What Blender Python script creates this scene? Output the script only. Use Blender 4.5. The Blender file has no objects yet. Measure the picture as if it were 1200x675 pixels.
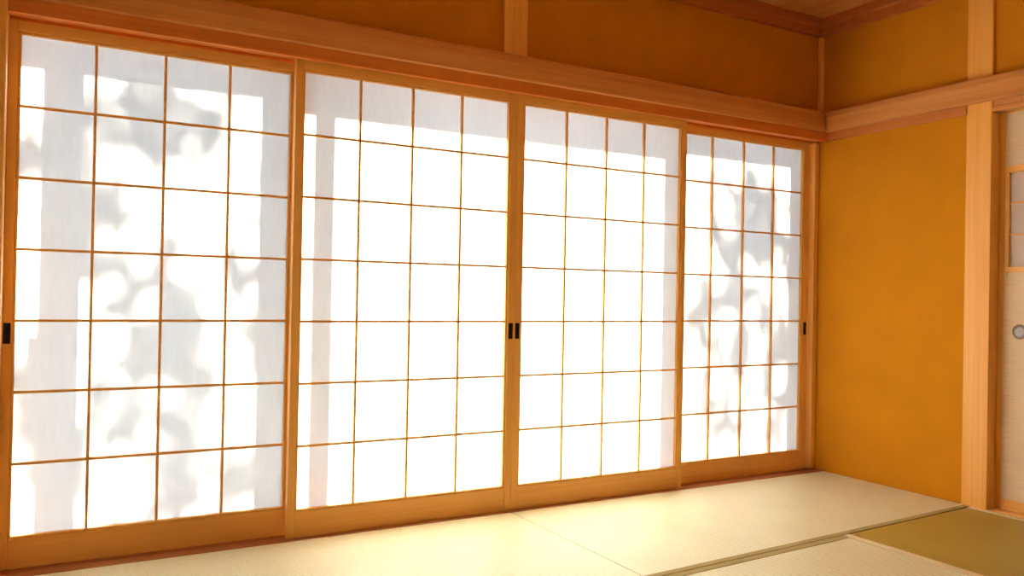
import bpy, bmesh, math, random
from mathutils import Vector, Matrix
random.seed(7)
SC = bpy.context.scene
COL = SC.collection

# ------------------------------------------------------------------ camera
cam_data = bpy.data.cameras.new('camera')
cam = bpy.data.objects.new('camera', cam_data); COL.objects.link(cam)
YAW, PIT, ROL, FPX = 0.5186805, 0.0074946, 0.0189107, 964.443
fw = Vector((math.sin(YAW)*math.cos(PIT), math.cos(YAW)*math.cos(PIT), math.sin(PIT)))
rt = Vector((math.cos(YAW), -math.sin(YAW), 0)); up = rt.cross(fw)
r2 = rt*math.cos(ROL) + up*math.sin(ROL); u2 = -rt*math.sin(ROL) + up*math.cos(ROL)
M = Matrix((r2, u2, -fw)).transposed().to_4x4()
M.translation = Vector((-3.62947, -3.00721, 0.90734))
cam.matrix_world = M
cam_data.sensor_width = 36; cam_data.lens = FPX*36/1200
cam_data.clip_start = 0.02; cam_data.clip_end = 200
SC.camera = cam

# ------------------------------------------------------------------ light
SC.view_settings.view_transform = 'Standard'
SC.view_settings.look = 'None'
SC.view_settings.gamma = 1
SC.view_settings.use_curve_mapping = False
SC.view_settings.exposure = 0.0
SUN_EL, SUN_AZ = math.radians(40), math.radians(8)     # azimuth measured from +y towards +x
SUN_E = 138.0
SKY_E = 4.0
world = bpy.data.worlds.new('sky'); SC.world = world; world.use_nodes = True
wn = world.node_tree; bg = wn.nodes['Background']
bg.inputs['Color'].default_value = (0.46, 0.82, 1.25, 1); bg.inputs['Strength'].default_value = SKY_E
sd = bpy.data.lights.new('sun', 'SUN'); sd.energy = SUN_E; sd.angle = math.radians(0.8); sd.color = (1.0, .90, .74)
sun = bpy.data.objects.new('sun', sd); COL.objects.link(sun)
to_sun = Vector((math.sin(SUN_AZ)*math.cos(SUN_EL), math.cos(SUN_AZ)*math.cos(SUN_EL), math.sin(SUN_EL)))
sun.rotation_euler = to_sun.to_track_quat('Z', 'Y').to_euler()
sun.location = (0, 6, 6)

# ------------------------------------------------------------------ materials
def nmat(name):
    m = bpy.data.materials.new(name); m.use_nodes = True
    nt = m.node_tree; b = nt.nodes['Principled BSDF']
    return m, nt, b
def N(nt, kind, **kw):
    n = nt.nodes.new(kind)
    for k, v in kw.items(): setattr(n, k, v)
    return n
def ramp(nt, fac, stops):
    r = N(nt, 'ShaderNodeValToRGB')
    els = r.color_ramp.elements
    while len(els) < len(stops): els.new(0.5)
    for e, (p, c) in zip(els, stops): e.position = p; e.color = (*c, 1)
    nt.links.new(fac, r.inputs['Fac']); return r
def wood(name, axis, dark, mid, light, rough=.42, fine=1.0):
    m, nt, b = nmat(name)
    tc = N(nt, 'ShaderNodeTexCoord'); oi = N(nt, 'ShaderNodeObjectInfo')
    off = N(nt, 'ShaderNodeVectorMath', operation='SCALE'); off.inputs[0].default_value = (13.1, 7.7, 9.3)
    nt.links.new(oi.outputs['Random'], off.inputs['Scale'])
    add = N(nt, 'ShaderNodeVectorMath', operation='ADD')
    nt.links.new(tc.outputs['Object'], add.inputs[0]); nt.links.new(off.outputs[0], add.inputs[1])
    mp = N(nt, 'ShaderNodeMapping'); s = [60.0*fine]*3; s['xyz'.index(axis)] = 1.1; mp.inputs['Scale'].default_value = s
    nt.links.new(add.outputs[0], mp.inputs['Vector'])
    n1 = N(nt, 'ShaderNodeTexNoise'); n1.inputs['Scale'].default_value = 1.0; n1.inputs['Detail'].default_value = 4; n1.inputs['Distortion'].default_value = .3
    nt.links.new(mp.outputs[0], n1.inputs['Vector'])
    mp2 = N(nt, 'ShaderNodeMapping'); s = [9.0]*3; s['xyz'.index(axis)] = .7; mp2.inputs['Scale'].default_value = s
    nt.links.new(add.outputs[0], mp2.inputs['Vector'])
    n2 = N(nt, 'ShaderNodeTexNoise'); n2.inputs['Scale'].default_value = 1.0; n2.inputs['Detail'].default_value = 3
    nt.links.new(mp2.outputs[0], n2.inputs['Vector'])
    mx = N(nt, 'ShaderNodeMix', data_type='FLOAT'); mx.inputs[0].default_value = .5
    nt.links.new(n1.outputs['Fac'], mx.inputs[2]); nt.links.new(n2.outputs['Fac'], mx.inputs[3])
    r = ramp(nt, mx.outputs[0], [(.36, dark), (.5, mid), (.64, light)])
    nt.links.new(r.outputs[0], b.inputs['Base Color'])
    bp = N(nt, 'ShaderNodeBump'); bp.inputs['Strength'].default_value = .06; bp.inputs['Distance'].default_value = .002
    nt.links.new(n1.outputs['Fac'], bp.inputs['Height']); nt.links.new(bp.outputs[0], b.inputs['Normal'])
    b.inputs['Roughness'].default_value = rough; b.inputs['Specular IOR Level'].default_value = .35
    return m
HIN = ((.90, .445, .11), (.94, .51, .14), (.96, .57, .18))     # hinoki frames
WX = wood('hinoki_along_x', 'x', *HIN); WY = wood('hinoki_along_y', 'y', *HIN); WZ = wood('hinoki_along_z', 'z', *HIN)
BEAD = wood('bead_wood', 'z', (.86, .42, .09), (.90, .48, .12), (.93, .54, .15))
POST = ((.89, .40, .075), (.93, .47, .105), (.96, .53, .15))
PZ = wood('post_wood', 'z', *POST)
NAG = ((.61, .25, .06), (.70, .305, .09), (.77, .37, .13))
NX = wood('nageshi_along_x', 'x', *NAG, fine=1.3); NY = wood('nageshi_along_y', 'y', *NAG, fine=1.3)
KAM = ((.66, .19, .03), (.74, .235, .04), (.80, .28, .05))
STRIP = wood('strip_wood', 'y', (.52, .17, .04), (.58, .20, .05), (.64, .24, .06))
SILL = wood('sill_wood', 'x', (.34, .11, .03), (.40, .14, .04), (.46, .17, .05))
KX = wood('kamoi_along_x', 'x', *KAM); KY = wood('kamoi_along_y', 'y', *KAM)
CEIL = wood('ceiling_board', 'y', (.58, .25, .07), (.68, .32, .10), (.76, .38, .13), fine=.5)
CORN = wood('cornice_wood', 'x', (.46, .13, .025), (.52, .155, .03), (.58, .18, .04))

def plaster(name, col, var=.06, sc=220, bump=.35):
    m, nt, b = nmat(name)
    tc = N(nt, 'ShaderNodeTexCoord')
    n1 = N(nt, 'ShaderNodeTexNoise'); n1.inputs['Scale'].default_value = sc; n1.inputs['Detail'].default_value = 5
    nt.links.new(tc.outputs['Object'], n1.inputs['Vector'])
    n2 = N(nt, 'ShaderNodeTexNoise'); n2.inputs['Scale'].default_value = 5; n2.inputs['Detail'].default_value = 3
    nt.links.new(tc.outputs['Object'], n2.inputs['Vector'])
    mx = N(nt, 'ShaderNodeMix', data_type='FLOAT'); mx.inputs[0].default_value = .35
    nt.links.new(n1.outputs['Fac'], mx.inputs[2]); nt.links.new(n2.outputs['Fac'], mx.inputs[3])
    lo = tuple(c*(1-var*2.2) for c in col); hi = tuple(min(1, c*(1+var*2.2)) for c in col)
    r = ramp(nt, mx.outputs[0], [(.3, lo), (.7, hi)])
    nt.links.new(r.outputs[0], b.inputs['Base Color'])
    bp = N(nt, 'ShaderNodeBump'); bp.inputs['Strength'].default_value = bump; bp.inputs['Distance'].default_value = .0015
    nt.links.new(n1.outputs['Fac'], bp.inputs['Height']); nt.links.new(bp.outputs[0], b.inputs['Normal'])
    b.inputs['Roughness'].default_value = .95; b.inputs['Specular IOR Level'].default_value = .1
    return m
JURAKU = plaster('juraku_plaster', (.64, .255, .011))
BACK = plaster('back_plaster', (.86, .72, .52), var=.02)
OUTWALL = plaster('outer_plaster', (.55, .56, .58))
STONE = plaster('veranda_stone', (.30, .33, .37), var=.1, sc=30)

def flat(name, col, rough=.6, metal=0, spec=.4):
    m, nt, b = nmat(name); b.inputs['Base Color'].default_value = (*col, 1)
    b.inputs['Roughness'].default_value = rough; b.inputs['Metallic'].default_value = metal; b.inputs['Specular IOR Level'].default_value = spec
    return m
# shoji paper: a thin fibrous sheet that lets light through
def paper_mat():
    m = bpy.data.materials.new('shoji_paper'); m.use_nodes = True; nt = m.node_tree
    nt.nodes.remove(nt.nodes['Principled BSDF']); out = nt.nodes['Material Output']
    tc = N(nt, 'ShaderNodeTexCoord'); mp = N(nt, 'ShaderNodeMapping'); mp.inputs['Scale'].default_value = (90, 90, 14)
    nt.links.new(tc.outputs['Object'], mp.inputs['Vector'])
    n = N(nt, 'ShaderNodeTexNoise'); n.inputs['Scale'].default_value = 1; n.inputs['Detail'].default_value = 6
    nt.links.new(mp.outputs[0], n.inputs['Vector'])
    r = ramp(nt, n.outputs['Fac'], [(.3, (.90, .90, .89)), (.7, (.97, .97, .96))])
    tr = N(nt, 'ShaderNodeBsdfTranslucent'); df = N(nt, 'ShaderNodeBsdfDiffuse')
    nt.links.new(r.outputs[0], tr.inputs['Color']); df.inputs['Color'].default_value = (.28, .30, .33, 1)
    mx = N(nt, 'ShaderNodeMixShader'); mx.inputs[0].default_value = .58
    nt.links.new(tr.outputs[0], mx.inputs[1]); nt.links.new(df.outputs[0], mx.inputs[2])
    nt.links.new(mx.outputs[0], out.inputs['Surface'])
    return m
PAPER = paper_mat()
# woven rush: fine ribs (warp rows) that run along the mat's length
def tatami_mat(name, along, lo, mid, hi):
    m, nt, b = nmat(name)
    tc = N(nt, 'ShaderNodeTexCoord'); sep = N(nt, 'ShaderNodeSeparateXYZ')
    nt.links.new(tc.outputs['Object'], sep.inputs[0])
    L = sep.outputs['X' if along == 'x' else 'Y']; W = sep.outputs['Y' if along == 'x' else 'X']
    def math_(op, a, bb=None):
        n = N(nt, 'ShaderNodeMath', operation=op)
        for i, v in enumerate((a, bb)):
            if v is None: continue
            if isinstance(v, (int, float)): n.inputs[i].default_value = v
            else: nt.links.new(v, n.inputs[i])
        return n.outputs[0]
    # warp valleys every 13 mm across the width, rush stalks every 2.2 mm along the length
    rib = math_('ABSOLUTE', math_('SINE', math_('MULTIPLY', W, math.pi/.0135)))
    rib = math_('POWER', rib, .45)
    stalk = math_('ABSOLUTE', math_('SINE', math_('MULTIPLY', L, math.pi/.004)))
    h = math_('ADD', math_('MULTIPLY', rib, 1.0), math_('MULTIPLY', stalk, .35))
    mp = N(nt, 'ShaderNodeMapping'); s = (300, 14, 1) if along == 'x' else (14, 300, 1); mp.inputs['Scale'].default_value = s
    nt.links.new(tc.outputs['Object'], mp.inputs['Vector'])
    n1 = N(nt, 'ShaderNodeTexNoise'); n1.inputs['Scale'].default_value = 1; n1.inputs['Detail'].default_value = 2
    nt.links.new(mp.outputs[0], n1.inputs['Vector'])
    n2 = N(nt, 'ShaderNodeTexNoise'); n2.inputs['Scale'].default_value = 3.2; n2.inputs['Detail'].default_value = 2
    nt.links.new(tc.outputs['Object'], n2.inputs['Vector'])
    mx = N(nt, 'ShaderNodeMix', data_type='FLOAT'); mx.inputs[0].default_value = .4
    nt.links.new(n1.outputs['Fac'], mx.inputs[2]); nt.links.new(n2.outputs['Fac'], mx.inputs[3])
    r = ramp(nt, mx.outputs[0], [(.3, lo), (.5, mid), (.7, hi)])
    mc = N(nt, 'ShaderNodeMix', data_type='RGBA', blend_type='MULTIPLY'); mc.inputs[0].default_value = 1
    rr = ramp(nt, rib, [(.25, (.52, .50, .45)), (.8, (1, 1, 1))])
    nt.links.new(r.outputs[0], mc.inputs[6]); nt.links.new(rr.outputs[0], mc.inputs[7])
    nt.links.new(mc.outputs[2], b.inputs['Base Color'])
    bp = N(nt, 'ShaderNodeBump'); bp.inputs['Strength'].default_value = .5; bp.inputs['Distance'].default_value = .0012
    nt.links.new(h, bp.inputs['Height']); nt.links.new(bp.outputs[0], b.inputs['Normal'])
    b.inputs['Roughness'].default_value = .42; b.inputs['Specular IOR Level'].default_value = .55
    return m
TX = tatami_mat('tatami_along_x', 'x', (.76, .72, .44), (.84, .80, .51), (.90, .87, .58))
TY = tatami_mat('tatami_along_y_shaded', 'y', (.41, .295, .05), (.47, .34, .062), (.53, .39, .085))  # same rush; direction-dependent loss of sheen painted in as darker base colour
HERI = plaster('heri_cloth', (.43, .35, .145), var=.04, sc=500, bump=.5)
HERI_SHEEN = plaster('heri_cloth_sheen', (.80, .68, .42), var=.04, sc=500, bump=.5)  # same border cloth; sheen towards the viewer painted in as a paler colour
UNDER = flat('tatami_straw_core', (.25, .19, .10), .9)
def fusuma_paper():
    m, nt, b = nmat('fusuma_paper')
    tc = N(nt, 'ShaderNodeTexCoord'); mp = N(nt, 'ShaderNodeMapping'); mp.inputs['Scale'].default_value = (8, 8, 160)
    nt.links.new(tc.outputs['Object'], mp.inputs['Vector'])
    n = N(nt, 'ShaderNodeTexNoise'); n.inputs['Scale'].default_value = 1; n.inputs['Detail'].default_value = 4
    nt.links.new(mp.outputs[0], n.inputs['Vector'])
    r = ramp(nt, n.outputs['Fac'], [(.3, (.78, .62, .43)), (.7, (.88, .72, .53))])
    nt.links.new(r.outputs[0], b.inputs['Base Color']); b.inputs['Roughness'].default_value = .85
    return m
FUS = fusuma_paper()
LILAC = plaster('screen_paper', (.70, .62, .60), var=.02, sc=90, bump=.1)
DARKM = flat('dark_bronze', (.022, .018, .02), .45, .6)
STEEL = flat('brushed_steel', (.34, .32, .33), .55, .9)
GROUND = plaster('garden_gravel', (.34, .37, .40), var=.15, sc=40)
GREEN = flat('leaf', (.09, .16, .035), .5)
BARK = plaster('bark', (.16, .11, .07), var=.2, sc=60)
ALU = flat('bronze_sash', (.16, .12, .09), .4, .5)
def glass_mat():
    m = bpy.data.materials.new('window_glass'); m.use_nodes = True; nt = m.node_tree
    nt.nodes.remove(nt.nodes['Principled BSDF']); out = nt.nodes['Material Output']
    t = N(nt, 'ShaderNodeBsdfTransparent'); g = N(nt, 'ShaderNodeBsdfGlossy'); g.inputs['Roughness'].default_value = .02
    fr = N(nt, 'ShaderNodeFresnel'); fr.inputs['IOR'].default_value = 1.45
    mx = N(nt, 'ShaderNodeMixShader'); nt.links.new(fr.outputs[0], mx.inputs[0])
    nt.links.new(t.outputs[0], mx.inputs[1]); nt.links.new(g.outputs[0], mx.inputs[2]); nt.links.new(mx.outputs[0], out.inputs['Surface'])
    return m
GLASS = glass_mat()

# ------------------------------------------------------------------ mesh helpers
def box(bm, x0, x1, y0, y1, z0, z1):
    vs = [bm.verts.new(p) for p in ((x0,y0,z0),(x1,y0,z0),(x1,y1,z0),(x0,y1,z0),(x0,y0,z1),(x1,y0,z1),(x1,y1,z1),(x0,y1,z1))]
    for f in ((0,3,2,1),(4,5,6,7),(0,1,5,4),(1,2,6,5),(2,3,7,6),(3,0,4,7)): bm.faces.new([vs[i] for i in f])
def prism(bm, prof, axis, a, b):
    """extrude a closed 2-D profile along an axis; the profile is given in the two other axes, in xyz order"""
    def P(u, v, t):
        return {'x': (t, u, v), 'y': (u, t, v), 'z': (u, v, t)}[axis]
    A = [bm.verts.new(P(u, v, a)) for u, v in prof]; B = [bm.verts.new(P(u, v, b)) for u, v in prof]
    n = len(prof)
    bm.faces.new(A); bm.faces.new(B[::-1])
    for i in range(n): bm.faces.new((A[i], B[i], B[(i+1) % n], A[(i+1) % n]))
def lathe(bm, prof, centre, axis='x', n=40):
    rings = []
    for r, h in prof:
        ring = []
        for i in range(n):
            a = 2*math.pi*i/n
            d = Vector((h, r*math.cos(a), r*math.sin(a))) if axis == 'x' else Vector((r*math.cos(a), r*math.sin(a), h))
            ring.append(bm.verts.new(Vector(centre)+d))
        rings.append(ring)
    for A, B in zip(rings, rings[1:]):
        for i in range(n): bm.faces.new((A[i], A[(i+1) % n], B[(i+1) % n], B[i]))
    bm.faces.new(rings[0][::-1]); bm.faces.new(rings[-1])
def tube(bm, pts, rad, n=8):
    rings = []
    for i, p in enumerate(pts):
        p = Vector(p); a = Vector(pts[max(0, i-1)]); b = Vector(pts[min(len(pts)-1, i+1)])
        t = (b-a).normalized(); s = t.cross(Vector((0.3, 1, .2))).normalized(); w = t.cross(s)
        rings.append([bm.verts.new(p + (s*math.cos(2*math.pi*k/n) + w*math.sin(2*math.pi*k/n))*rad[i]) for k in range(n)])
    for A, B in zip(rings, rings[1:]):
        for k in range(n): bm.faces.new((A[k], A[(k+1) % n], B[(k+1) % n], B[k]))
    bm.faces.new(rings[0][::-1]); bm.faces.new(rings[-1])
def mesh(name, bm, mat, parent=None, bevel=0, seg=2):
    bmesh.ops.recalc_face_normals(bm, faces=bm.faces)
    me = bpy.data.meshes.new(name); bm.to_mesh(me); bm.free()
    o = bpy.data.objects.new(name, me); COL.objects.link(o)
    for mt in (mat if isinstance(mat, (list, tuple)) else [mat]): me.materials.append(mt)
    if parent: o.parent = parent
    if bevel:
        mod = o.modifiers.new('bevel', 'BEVEL'); mod.width = bevel; mod.segments = seg; mod.limit_method = 'ANGLE'; mod.angle_limit = math.radians(40)
    return o
def B(name, dims, mat, parent=None, bevel=0):
    bm = bmesh.new(); box(bm, *dims); return mesh(name, bm, mat, parent, bevel)
def struct(o): o['kind'] = 'structure'; return o
def thing(name, label, cat, loc=(0, 0, 0), group=None):
    o = bpy.data.objects.new(name, None); COL.objects.link(o); o.location = loc; o.empty_display_size = .1
    o['label'] = label; o['category'] = cat
    if group: o['group'] = group
    return o

# ------------------------------------------------------------------ dimensions
XL, XR = -3.80, 0.0            # room, left and right plaster planes
YB = -3.66                     # back wall
ZC = 2.405                     # ceiling
ZK, ZN0, ZN1 = 1.751, 1.7985, 1.9035
ZB, ZT, PW = 0.1019, 1.7122, 0.8613
XP = -3.738                    # right face of the left corner post

# ------------------------------------------------------------------ structure
struct(B('floor', (XL-.2, XR+.2, YB-.2, -.030, -.14, -.062), UNDER))
struct(B('wall_front', (XP-.1, .12, .030, .15, ZK+.05, ZC+.05), JURAKU))           # plaster above the screens
bm = bmesh.new(); box(bm, 0, .12, -.80, .15, -.06, ZC+.05); box(bm, 0, .12, YB, -1.84, -.06, ZC+.05); box(bm, 0, .12, -1.84, -.80, 1.84, ZC+.05)
struct(mesh('wall_right', bm, JURAKU))
struct(B('wall_left', (XL-.12, XL, YB, .15, -.06, ZC+.05), BACK))
struct(B('wall_back', (XL-.12, XR+.12, YB-.12, YB-.001, -.06, ZC+.05), BACK))
bm = bmesh.new()                                                                   # ceiling boards, overlapping (saobuchi)
nb = 9; w = (XR-XL)/nb
for i in range(nb):
    box(bm, XL+i*w-.004, XL+(i+1)*w+.02, YB, .03, ZC+.003*(i % 2), ZC+.02)
struct(mesh('ceiling', bm, CEIL))
for i in range(1, 9):                                                              # battens carrying the boards
    y = .03-i*.455
    struct(B('trim_%d' % (20+i), (XL, XR, y-.015, y+.015, ZC-.028, ZC+.001), CORN, None, .003))
# cornice (mawaribuchi), two steps, all round
def cornice(name, axis, a, b, base, sgn):
    prof = [(base, 2.318), (base+sgn*.030, 2.318), (base+sgn*.030, 2.360), (base+sgn*.036, 2.364), (base+sgn*.050, 2.366), (base+sgn*.050, ZC+.01), (base, ZC+.01)]
    bm = bmesh.new(); prism(bm, prof, axis, a, b)
    return struct(mesh(name, bm, CORN, None, .002))
cornice('trim_1', 'x', XL, XR, .030, -1); cornice('trim_2', 'y', YB, .030, XR, -1)
cornice('trim_3', 'x', XL, XR, YB, 1); cornice('trim_4', 'y', YB, .030, XL, 1)
# kamoi: head rail with two grooves for the screens
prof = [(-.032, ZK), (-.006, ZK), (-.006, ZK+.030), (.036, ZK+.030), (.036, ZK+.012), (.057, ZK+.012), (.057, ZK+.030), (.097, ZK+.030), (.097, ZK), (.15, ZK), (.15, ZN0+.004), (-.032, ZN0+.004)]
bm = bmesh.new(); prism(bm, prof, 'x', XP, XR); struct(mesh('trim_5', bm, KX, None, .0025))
# shikii: sill with two shallow grooves
prof = [(-.030, -.05), (.15, -.05), (.15, 0), (.097, 0), (.097, -.003), (.057, -.003), (.057, 0), (.035, 0), (.035, -.003), (-.005, -.003), (-.005, 0), (-.030, 0)]
bm = bmesh.new(); prism(bm, prof, 'x', XP, XR); struct(mesh('trim_6', bm, SILL))
# nageshi, front and right
def nageshi(name, axis, a, b, base, sgn, front, mat):
    prof = [(base, ZN0), (front, ZN0), (front, ZN1-.035), (front-sgn*.006, ZN1-.008), (front-sgn*.012, ZN1), (base, ZN1)]
    bm = bmesh.new(); prism(bm, prof, axis, a, b); return struct(mesh(name, bm, mat, None, .003))
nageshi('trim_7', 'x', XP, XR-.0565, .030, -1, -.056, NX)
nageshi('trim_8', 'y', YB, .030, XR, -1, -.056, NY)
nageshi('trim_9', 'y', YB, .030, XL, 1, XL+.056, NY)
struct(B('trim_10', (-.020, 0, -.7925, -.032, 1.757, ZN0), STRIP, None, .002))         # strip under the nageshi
# posts
struct(B('trim_11', (-.015, .125, -.9065, -.792, -.05, ZC+.01), PZ, None, .003))    # right wall post
struct(B('trim_12', (-.015, .125, -1.955, -1.84, -.05, ZC+.01), PZ, None, .003))
struct(B('trim_13', (XP-.11, XP, -.078, .15, -.05, ZC+.01), PZ, None, .005))        # left corner post
struct(B('trim_14', (-1.9655, -1.853, .012, .06, ZN1-.01, 2.34), PZ, None, .002))   # short post above the screens
struct(B('trim_15', (-.022, 0, .008, .030, ZN1-.01, 2.34), PZ, None, .002))         # corner strip
struct(B('trim_16', (-.033, 0, .030, .15, 0, ZK+.001), WZ, None, .003))             # right jamb
# kamoi and sill of the sliding door on the right wall
bm = bmesh.new()
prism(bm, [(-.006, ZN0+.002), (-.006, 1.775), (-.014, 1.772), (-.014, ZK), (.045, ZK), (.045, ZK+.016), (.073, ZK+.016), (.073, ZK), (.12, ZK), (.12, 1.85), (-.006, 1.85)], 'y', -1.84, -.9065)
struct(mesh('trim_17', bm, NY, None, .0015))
bm = bmesh.new(); prism(bm, [(.002, -.05), (.12, -.05), (.12, .004), (.002, .004)], 'y', -1.84, -.9065)
struct(mesh('trim_18', bm, WY, None, .0015))
struct(B('wall_closet', (.125, .16, -1.96, -.79, -.05, 1.85), JURAKU))

# ------------------------------------------------------------------ shoji screens
def shoji(xo, yf, label, pulls, wl=.036, wr=.036):
    """xo = left edge of the lattice opening, yf = room-side face"""
    BD = .009
    x0, x1 = xo-wl, xo+PW+wr
    t = thing('shoji_screen', label, 'shoji screen', ((x0+x1)/2, yf+.015, 0), 'sliding paper screens across the window wall')
    cx, cy = t.location.x, t.location.y
    def part(name, dims, mat, bev=.002, par=t):
        bm = bmesh.new()
        for d in (dims if isinstance(dims, list) else [dims]): box(bm, d[0]-cx, d[1]-cx, d[2]-cy, d[3]-cy, d[4], d[5])
        return mesh(name, bm, mat, par, bev)
    z0, z1 = -.0025, ZK+(.014 if yf < .03 else .0045)
    sl, sr = wl-BD, wr-BD
    L_, R_ = [(x0, x0+sl, yf, yf+.030, z0, z1)], [(x1-sr, x1, yf, yf+.030, z0, z1)]
    if yf < .03:                                                # unseen strip added behind the overlapping stile to block light leaking between screens
        (L_ if 'r' in pulls else R_).append((x0+.012, x0+.022, yf+.0301, yf+.0585, .004, ZK+.008) if 'r' in pulls else (x1-.022, x1-.012, yf+.0301, yf+.0585, .004, ZK+.008))
    sts = [part('stile', L_, WZ), part('stile', R_, WZ)]
    part('top_rail', (x0+sl, x1-sr, yf+.0005, yf+.0295, ZT+BD, z1-.001), WX, .0015)
    part('bottom_rail', (x0+sl, x1-sr, yf+.0005, yf+.0295, z0+.0005, ZB-BD), WX, .0015)
    bm = bmesh.new()                                            # bead: inner frame a little behind the stiles
    ya, yb = yf+.004-cy, yf+.026-cy; a, b = x0+sl-cx, x1-sr-cx
    box(bm, a, a+BD, ya, yb, ZB-BD, ZT+BD); box(bm, b-BD, b, ya, yb, ZB-BD, ZT+BD)
    box(bm, a+BD, b-BD, ya, yb, ZB-BD, ZB); box(bm, a+BD, b-BD, ya, yb, ZT, ZT+BD)
    mesh('bead_frame', bm, BEAD, t, .002)
    bm = bmesh.new()
    m = .0088
    for i in range(1, 4):
        x = xo+PW*i/4-cx; box(bm, x-m/2, x+m/2, yf+.0075-cy, yf+.0195-cy, ZB, ZT)
    for j in range(1, 7):
        z = ZB+(ZT-ZB)*j/7; box(bm, xo-cx, xo+PW-cx, yf+.0082-cy, yf+.0188-cy, z-m/2, z+m/2)
    mesh('lattice', bm, WX, t, .0006)
    bm = bmesh.new(); box(bm, xo-.004-cx, xo+PW+.004-cx, yf+.0200-cy, yf+.0202-cy, ZB-.004, ZT+.004)
    mesh('paper', bm, PAPER, t)
    for side in pulls:                                          # sunk rectangular finger pull: rim and dark cup
        st = sts[0] if side == 'l' else sts[1]
        xc = (x0+sl/2 if side == 'l' else x1-sr/2)-cx; w = .0085; zc, h = .7525, .033
        bm = bmesh.new(); y = yf-.0012-cy
        box(bm, xc-w-.0015, xc-w, y, y+.003, zc-h, zc+h); box(bm, xc+w, xc+w+.0015, y, y+.003, zc-h, zc+h)
        box(bm, xc-w, xc+w, y, y+.003, zc+h-.0015, zc+h); box(bm, xc-w, xc+w, y, y+.003, zc-h, zc-h+.0015)
        box(bm, xc-w, xc+w, y+.0009, y+.003, zc-h+.0015, zc+h-.0015)
        o = mesh('finger_pull', bm, DARKM, st); o['label'] = 'dark metal finger pull'
    return t
YR = .062
P1X, P2X, P3X, P4X = -3.7019, -2.8019, -1.8594, -.9456
shoji(P1X, YR, 'leftmost paper screen mottled with leaf shadows and one broad post shadow', 'l', .036, .0425)
shoji(P2X, 0, 'brightest wide paper screen left of the centre meeting stiles, finger pull on its right stile', 'r', .036, .0405)
shoji(P3X, 0, 'bright paper screen right of the centre meeting stiles, finger pull on its left stile', 'l', .0405, .036)
shoji(P4X, YR, 'narrowest looking paper screen with leaf shadows, nearest the ochre wall in the corner', 'r', .036, .045)

# ------------------------------------------------------------------ fusuma (sliding door on the right wall)
def fusuma():
    y1, y0 = -.9068, -1.835; xf = .050
    t = thing('sliding_door', 'beige papered sliding door with small lattice window and round pull, right of the wall post', 'sliding door', (xf, (y0+y1)/2, 0))
    cy = t.location.y
    def part(name, dims, mat, bev=.0015):
        bm = bmesh.new()
        for d in (dims if isinstance(dims, list) else [dims]): box(bm, d[0], d[1], d[2]-cy, d[3]-cy, d[4], d[5])
        return mesh(name, bm, mat, t, bev)
    S = .024; zb, zt = .0045, ZK+.013
    part('stile', (0, .020, y1-S, y1, zb, zt), WZ); part('stile', (0, .020, y0, y0+S, zb, zt), WZ)
    part('bottom_rail', (.0003, .0197, y0+S, y1-S, zb, .052), WY); part('top_rail', (.0003, .0197, y0+S, y1-S, ZK-.006, zt), WY)
    wy1, wy0 = -.932, -1.81; wz0, wz1 = 1.045, 1.5127
    part('papered_panel', [(.003, .017, y0+S, y1-S, .052, wz0+.01), (.003, .017, y0+S, y1-S, wz1-.01, ZK-.006)], FUS, 0)
    fr = .022
    part('window_frame', [(-.001, .019, wy0, wy1, wz0, wz0+fr), (-.001, .019, wy0, wy1, wz1-fr-.008, wz1),
                          (-.001, .019, wy1-.018, wy1, wz0+fr, wz1-fr-.008), (-.001, .019, wy0, wy0+.018, wz0+fr, wz1-fr-.008)], WY, .0015)
    bars = [(.003, .011, wy0+.018, wy1-.018, z-.003, z+.003) for z in (1.209, 1.348)]
    bars += [(.0032, .0108, y-.003, y+.003, wz0+fr, wz1-fr-.008) for y in (wy1-.018-(wy1-wy0-.036)*k/4 for k in (1, 2, 3))]
    part('window_lattice', bars, WY, .0005)
    part('window_paper', (.0115, .0118, wy0+.01, wy1-.01, wz0+.01, wz1-.01), LILAC, 0)
    c = (-.0005, -1.0035-cy, .7855)
    bm = bmesh.new(); lathe(bm, [(.0325, .003), (.0325, -.0015), (.030, -.004), (.024, -.0035), (.022, .0), (.022, .003)], c)
    ring = mesh('round_pull', bm, flat('etched_bronze', (.22, .17, .14), .35, .8), t); ring['label'] = 'dark ringed round pull with silver dish'
    bm = bmesh.new(); lathe(bm, [(.0205, -.0032), (.021, -.0045), (.0185, -.0045), (.016, -.0038)], c)
    mesh('dish', bm, STEEL, ring)
    bm = bmesh.new()
    for k in range(16):
        a = 2*math.pi*k/16; yy = c[1]+.027*math.cos(a); zz = c[2]+.027*math.sin(a)
        lathe(bm, [(.0022, 0), (.0022, -.005), (.001, -.0055)], (c[0], yy, zz), n=8)
    mesh('stud_ornament', bm, DARKM, ring)
fusuma()

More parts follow.
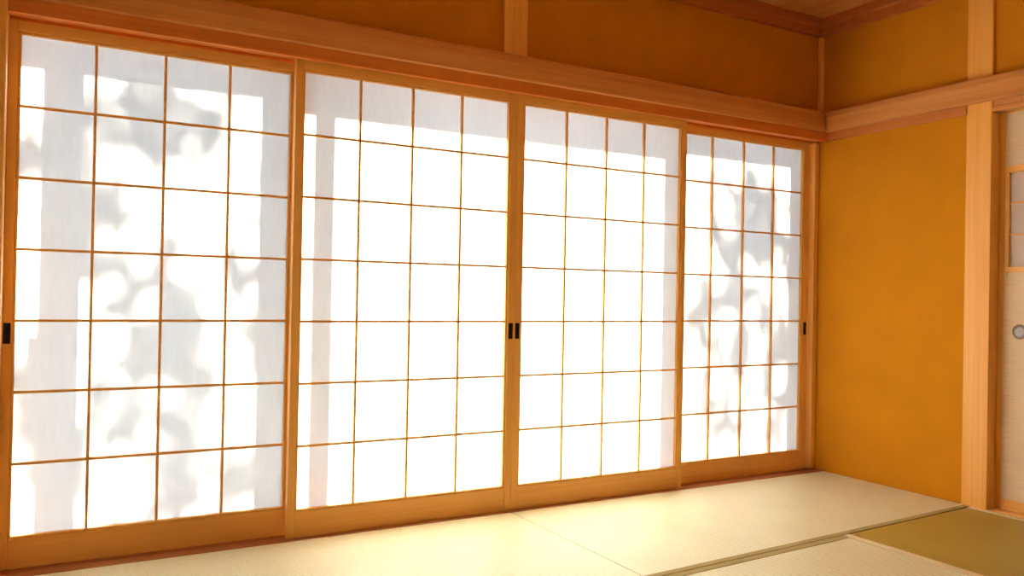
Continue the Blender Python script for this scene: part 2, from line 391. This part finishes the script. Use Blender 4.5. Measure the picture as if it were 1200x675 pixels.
# ------------------------------------------------------------------ tatami mats
TILT = .050
def ys(x, y): return y + TILT*x*(1 if y < -.5 else 0)
def tatami(x0, x1, y0, y1, along, label, heri, mat):
    """y0 < y1; borders run along both long edges"""
    cx, cy = (x0+x1)/2, (y0+y1)/2
    t = thing('tatami_mat', label, 'tatami mat', (cx, cy, -.060), 'tatami mats covering the floor')
    H = .032
    def quad(name, xa, xb, ya, yb, za, zb, mat, bev=.0015):
        bm = bmesh.new(); vs = []
        for z in (za, zb):
            for x, y in ((xa, ya), (xb, ya), (xb, yb), (xa, yb)):
                vs.append(bm.verts.new((x-cx, ys(x, y)-cy, z+.060)))
        for f in ((0,3,2,1),(4,5,6,7),(0,1,5,4),(1,2,6,5),(2,3,7,6),(3,0,4,7)): bm.faces.new([vs[i] for i in f])
        return mesh(name, bm, mat, t, bev)
    g = .0022
    quad('rush_surface', x0+g, x1-g, y0+g, y1-g, -.060, -.001, mat)
    if along == 'x':
        quad('border', x0+g, x1-g, y0+g-.0004, y0+H, -.055, .0008, heri, .001); quad('border', x0+g, x1-g, y1-H, y1-g+.0004, -.055, .0008, heri, .001)
    else:
        quad('border', x0+g-.0004, x0+H+.006, y0+g, y1-g, -.055, .0008, heri, .001); quad('border', x1-H, x1-g+.0004, y0+g, y1-g, -.055, .0008, heri, .001)
    return t
def tatami_row(*a): return tatami(*a)
YA = -.834
XS = -1.914; XB = -.925
# the front row: border only on the edge away from the sill shows; the sill side border is folded over
def first_row(x0, x1, label):
    cx, cy = (x0+x1)/2, (YA-.03)/2
    t = thing('tatami_mat', label, 'tatami mat', (cx, cy, -.060), 'tatami mats covering the floor')
    def quad(name, xa, xb, ya, yb, za, zb, mat, bev):
        bm = bmesh.new(); vs = []
        for z in (za, zb):
            for x, y in ((xa, ya), (xb, ya), (xb, yb), (xa, yb)): vs.append(bm.verts.new((x-cx, ys(x, y)-cy, z+.060)))
        for f in ((0,3,2,1),(4,5,6,7),(0,1,5,4),(1,2,6,5),(2,3,7,6),(3,0,4,7)): bm.faces.new([vs[i] for i in f])
        return mesh(name, bm, mat, t, bev)
    quad('rush_surface', x0+.002, x1-.002, YA+.002, -.0325, -.060, -.001, TX, .0015)
    quad('border', x0+.002, x1-.002, YA+.0016, YA+.030, -.055, .0008, HERI, .001)
first_row(XP, XS, 'pale mat along the screens at the left, with the seam at its right end')
first_row(XS, -.0005, 'pale mat along the screens at the right, ending at the ochre wall')
tatami(XB, -.0005-.015, -2.715, YA-.001, 'y', 'darker olive mat in the right foreground in front of the sliding door', HERI_SHEEN, TY)
tatami(-2.835, XB-.001, -1.77, YA-.001, 'x', 'pale ribbed mat in the foreground left of the darker olive mat', HERI, TX)
tatami(-2.835, XB-.001, -2.715, -1.771, 'x', 'pale mat in the middle of the room behind the foreground mat', HERI, TX)
tatami(XL+.002, -2.836, -2.715, YA-.001, 'y', 'olive mat along the left wall', HERI_SHEEN, TY)
tatami(XL+.002, XS, YB+.15, -2.716, 'x', 'pale mat at the back wall, left half', HERI, TX)
tatami(XS+.001, -.002, YB+.15, -2.716, 'x', 'pale mat at the back wall, right half', HERI, TX)

# ------------------------------------------------------------------ outside: veranda glass doors, ground, trees (seen as shadows on the paper)
YS = .55                                   # plane of the glazed doors
def shx(x, y): return x + (YS-y)*math.tan(SUN_AZ)          # where a shadow edge at x on a sheet at y comes from
TE = math.tan(SUN_EL)/math.cos(SUN_AZ)
ztop = 1.63 + (YS-.06)*TE
def glazed(label, sa, sb, sc_, sd_, yoff):
    t = thing('glass_door', label, 'glass door', (0, YS, 0))
    y0, y1 = yoff, yoff+.03
    for a, b in ((sa, sb), (sc_, sd_)): B('stile', (a, b, y0, y1, -.35, ztop+.06), ALU, t, .002)
    B('top_rail', (sb, sc_, y0, y1, ztop, ztop+.06), ALU, t, .002); B('bottom_rail', (sb, sc_, y0, y1, -.35, -.27), ALU, t, .002)
    B('pane', (sb, sc_, y0+.013, y0+.017, -.27, ztop), GLASS, t)
    return t
yr, yf = YR+.02, .02
d1 = glazed('glass door outside the leftmost paper screen', shx(-3.636, yr), shx(-3.522, yr), shx(-2.937, yr), shx(-2.795, yr), 0)
bm = bmesh.new(); box(bm, shx(-3.668, yr), shx(-3.636, yr), -.02, .01, .76+.29, .83+.29); mesh('lock', bm, ALU, d1, .003)
glazed('glass door outside the two middle paper screens', shx(-2.7545, yf), shx(-2.68, yf), shx(-1.078, yf), shx(-.985, yf), 0)
glazed('glass door outside the paper screen in the corner', shx(-.965, yr), shx(-.915, yr), shx(-.160, yr), shx(-.04, yr), 0)
glazed('glass door outside beyond the corner post', -4.75, -4.68, shx(-3.70, yr)-.06, shx(-3.70, yr)-.055, .06)
struct(B('wall_lintel', (-5.2, 1.2, YS, YS+.12, ztop+.061, ztop+.55), OUTWALL))
struct(B('wall_outer', (.121, 1.2, .03, YS+.12, -.35, ztop+.5), OUTWALL))
struct(B('floor_veranda', (-5.0, 1.1, .15, YS+.12, -.42, -.351), STONE))
struct(B('ceiling_veranda', (-5.0, 1.1, .15, YS+.1, 2.46, 2.5), OUTWALL))
struct(B('ground', (-14, 14, YS+.12, 16, -.60, -.45), GROUND))

def tree(loc, label, branches, spots, per, seed):
    rnd = random.Random(seed)
    t = thing('garden_tree', label, 'tree', loc)
    bm = bmesh.new()
    tube(bm, [(0, 0, 0), (.05, 0, 1.2), (-.03, .05, 3.0), (.0, 0, 5.6)], [.05, .042, .03, .012], 10)
    ends = []
    for k in range(branches):
        z = 1.2+4.2*rnd.random(); a = rnd.random()*6.283; L = rnd.uniform(.4, .8)
        p = [Vector((0, 0, z)), Vector((math.cos(a)*L*.5, math.sin(a)*L*.4, z+.18)), Vector((math.cos(a)*L, math.sin(a)*L*.7, z+.25*rnd.random()))]
        tube(bm, p, [.012, .008, .004], 6); ends.append(p)
    mesh('trunk', bm, BARK, t)
    bm = bmesh.new()
    cl = []
    for x, z in spots:                        # leaf clumps along the sun's rays through the panes
        k = (YT+rnd.uniform(-.45, .45))/to_sun.y
        cl.append(Vector((x, .08, z)) + to_sun*k - Vector(loc))
    for i in range(len(cl)*per):
        c = cl[i % len(cl)] + Vector((rnd.gauss(0, .062), rnd.gauss(0, .08), .05+rnd.gauss(0, .075)))
        L = rnd.uniform(.11, .19); w = L*rnd.uniform(.36, .5)
        d = Vector((.35+rnd.gauss(0, .7), rnd.gauss(0, .5), -1+rnd.gauss(0, .7))).normalized()
        s = d.cross(Vector((rnd.gauss(0, 1), 1.5, rnd.gauss(0, 1)))).normalized(); nrm = d.cross(s)
        prof = [(0, .05), (.2, .7), (.45, 1), (.75, .6), (1, .02)]
        Lf = [bm.verts.new(c+d*L*u+s*w*v*.5) for u, v in prof]; Md = [bm.verts.new(c+d*L*u-nrm*.008*v) for u, v in prof]; Rt = [bm.verts.new(c+d*L*u-s*w*v*.5) for u, v in prof]
        for j in range(4):
            bm.faces.new((Lf[j], Lf[j+1], Md[j+1], Md[j])); bm.faces.new((Md[j], Md[j+1], Rt[j+1], Rt[j]))
    me_o = mesh('foliage', bm, GREEN, t); me_o['kind'] = 'stuff'
YT = 4.3
def tz(z): return z + YT*TE
def tx(x): return x + YT*math.tan(SUN_AZ)
CA = [(-3.61, 1.39), (-3.65, 1.28), (-3.39, 1.57), (-3.33, 1.51), (-3.36, 1.34), (-3.19, 1.41), (-3.15, 1.52), (-3.45, 0.98), (-3.35, 0.87), (-3.6, 0.67), (-3.64, 0.53), (-3.37, 0.72), (-3.24, 0.72), (-3.15, 0.67), (-3.39, 0.49), (-3.33, 0.22), (-3.17, 0.48), (-3.14, 0.23), (-2.94, 0.72), (-2.91, 0.46), (-2.98, 1.06), (-2.96, 0.17), (-3.66, 0.28), (-3.57, 0.26), (-3.48, 1.15), (-3.25, 0.3)]
CB = [(-0.45, 1.5), (-0.47, 1.35), (-0.33, 1.38), (-0.29, 1.29), (-0.62, 0.99), (-0.41, 0.95), (-0.79, 0.86), (-0.5, 0.69), (-0.34, 0.57), (-0.61, 0.58), (-0.77, 0.52), (-0.55, 0.25), (-0.72, 0.24), (-0.3, 0.24), (-0.14, 0.32), (-0.18, 1.14), (-0.68, 1.38), (-0.51, 1.13), (-0.22, 0.73)]
tree((tx(-3.55), YT, -.45), 'leafy garden tree beyond the leftmost screen', 9, CA, 17, 5)
tree((tx(-.3), YT, -.45), 'leafy garden tree beyond the screen in the corner', 7, CB, 20, 11)
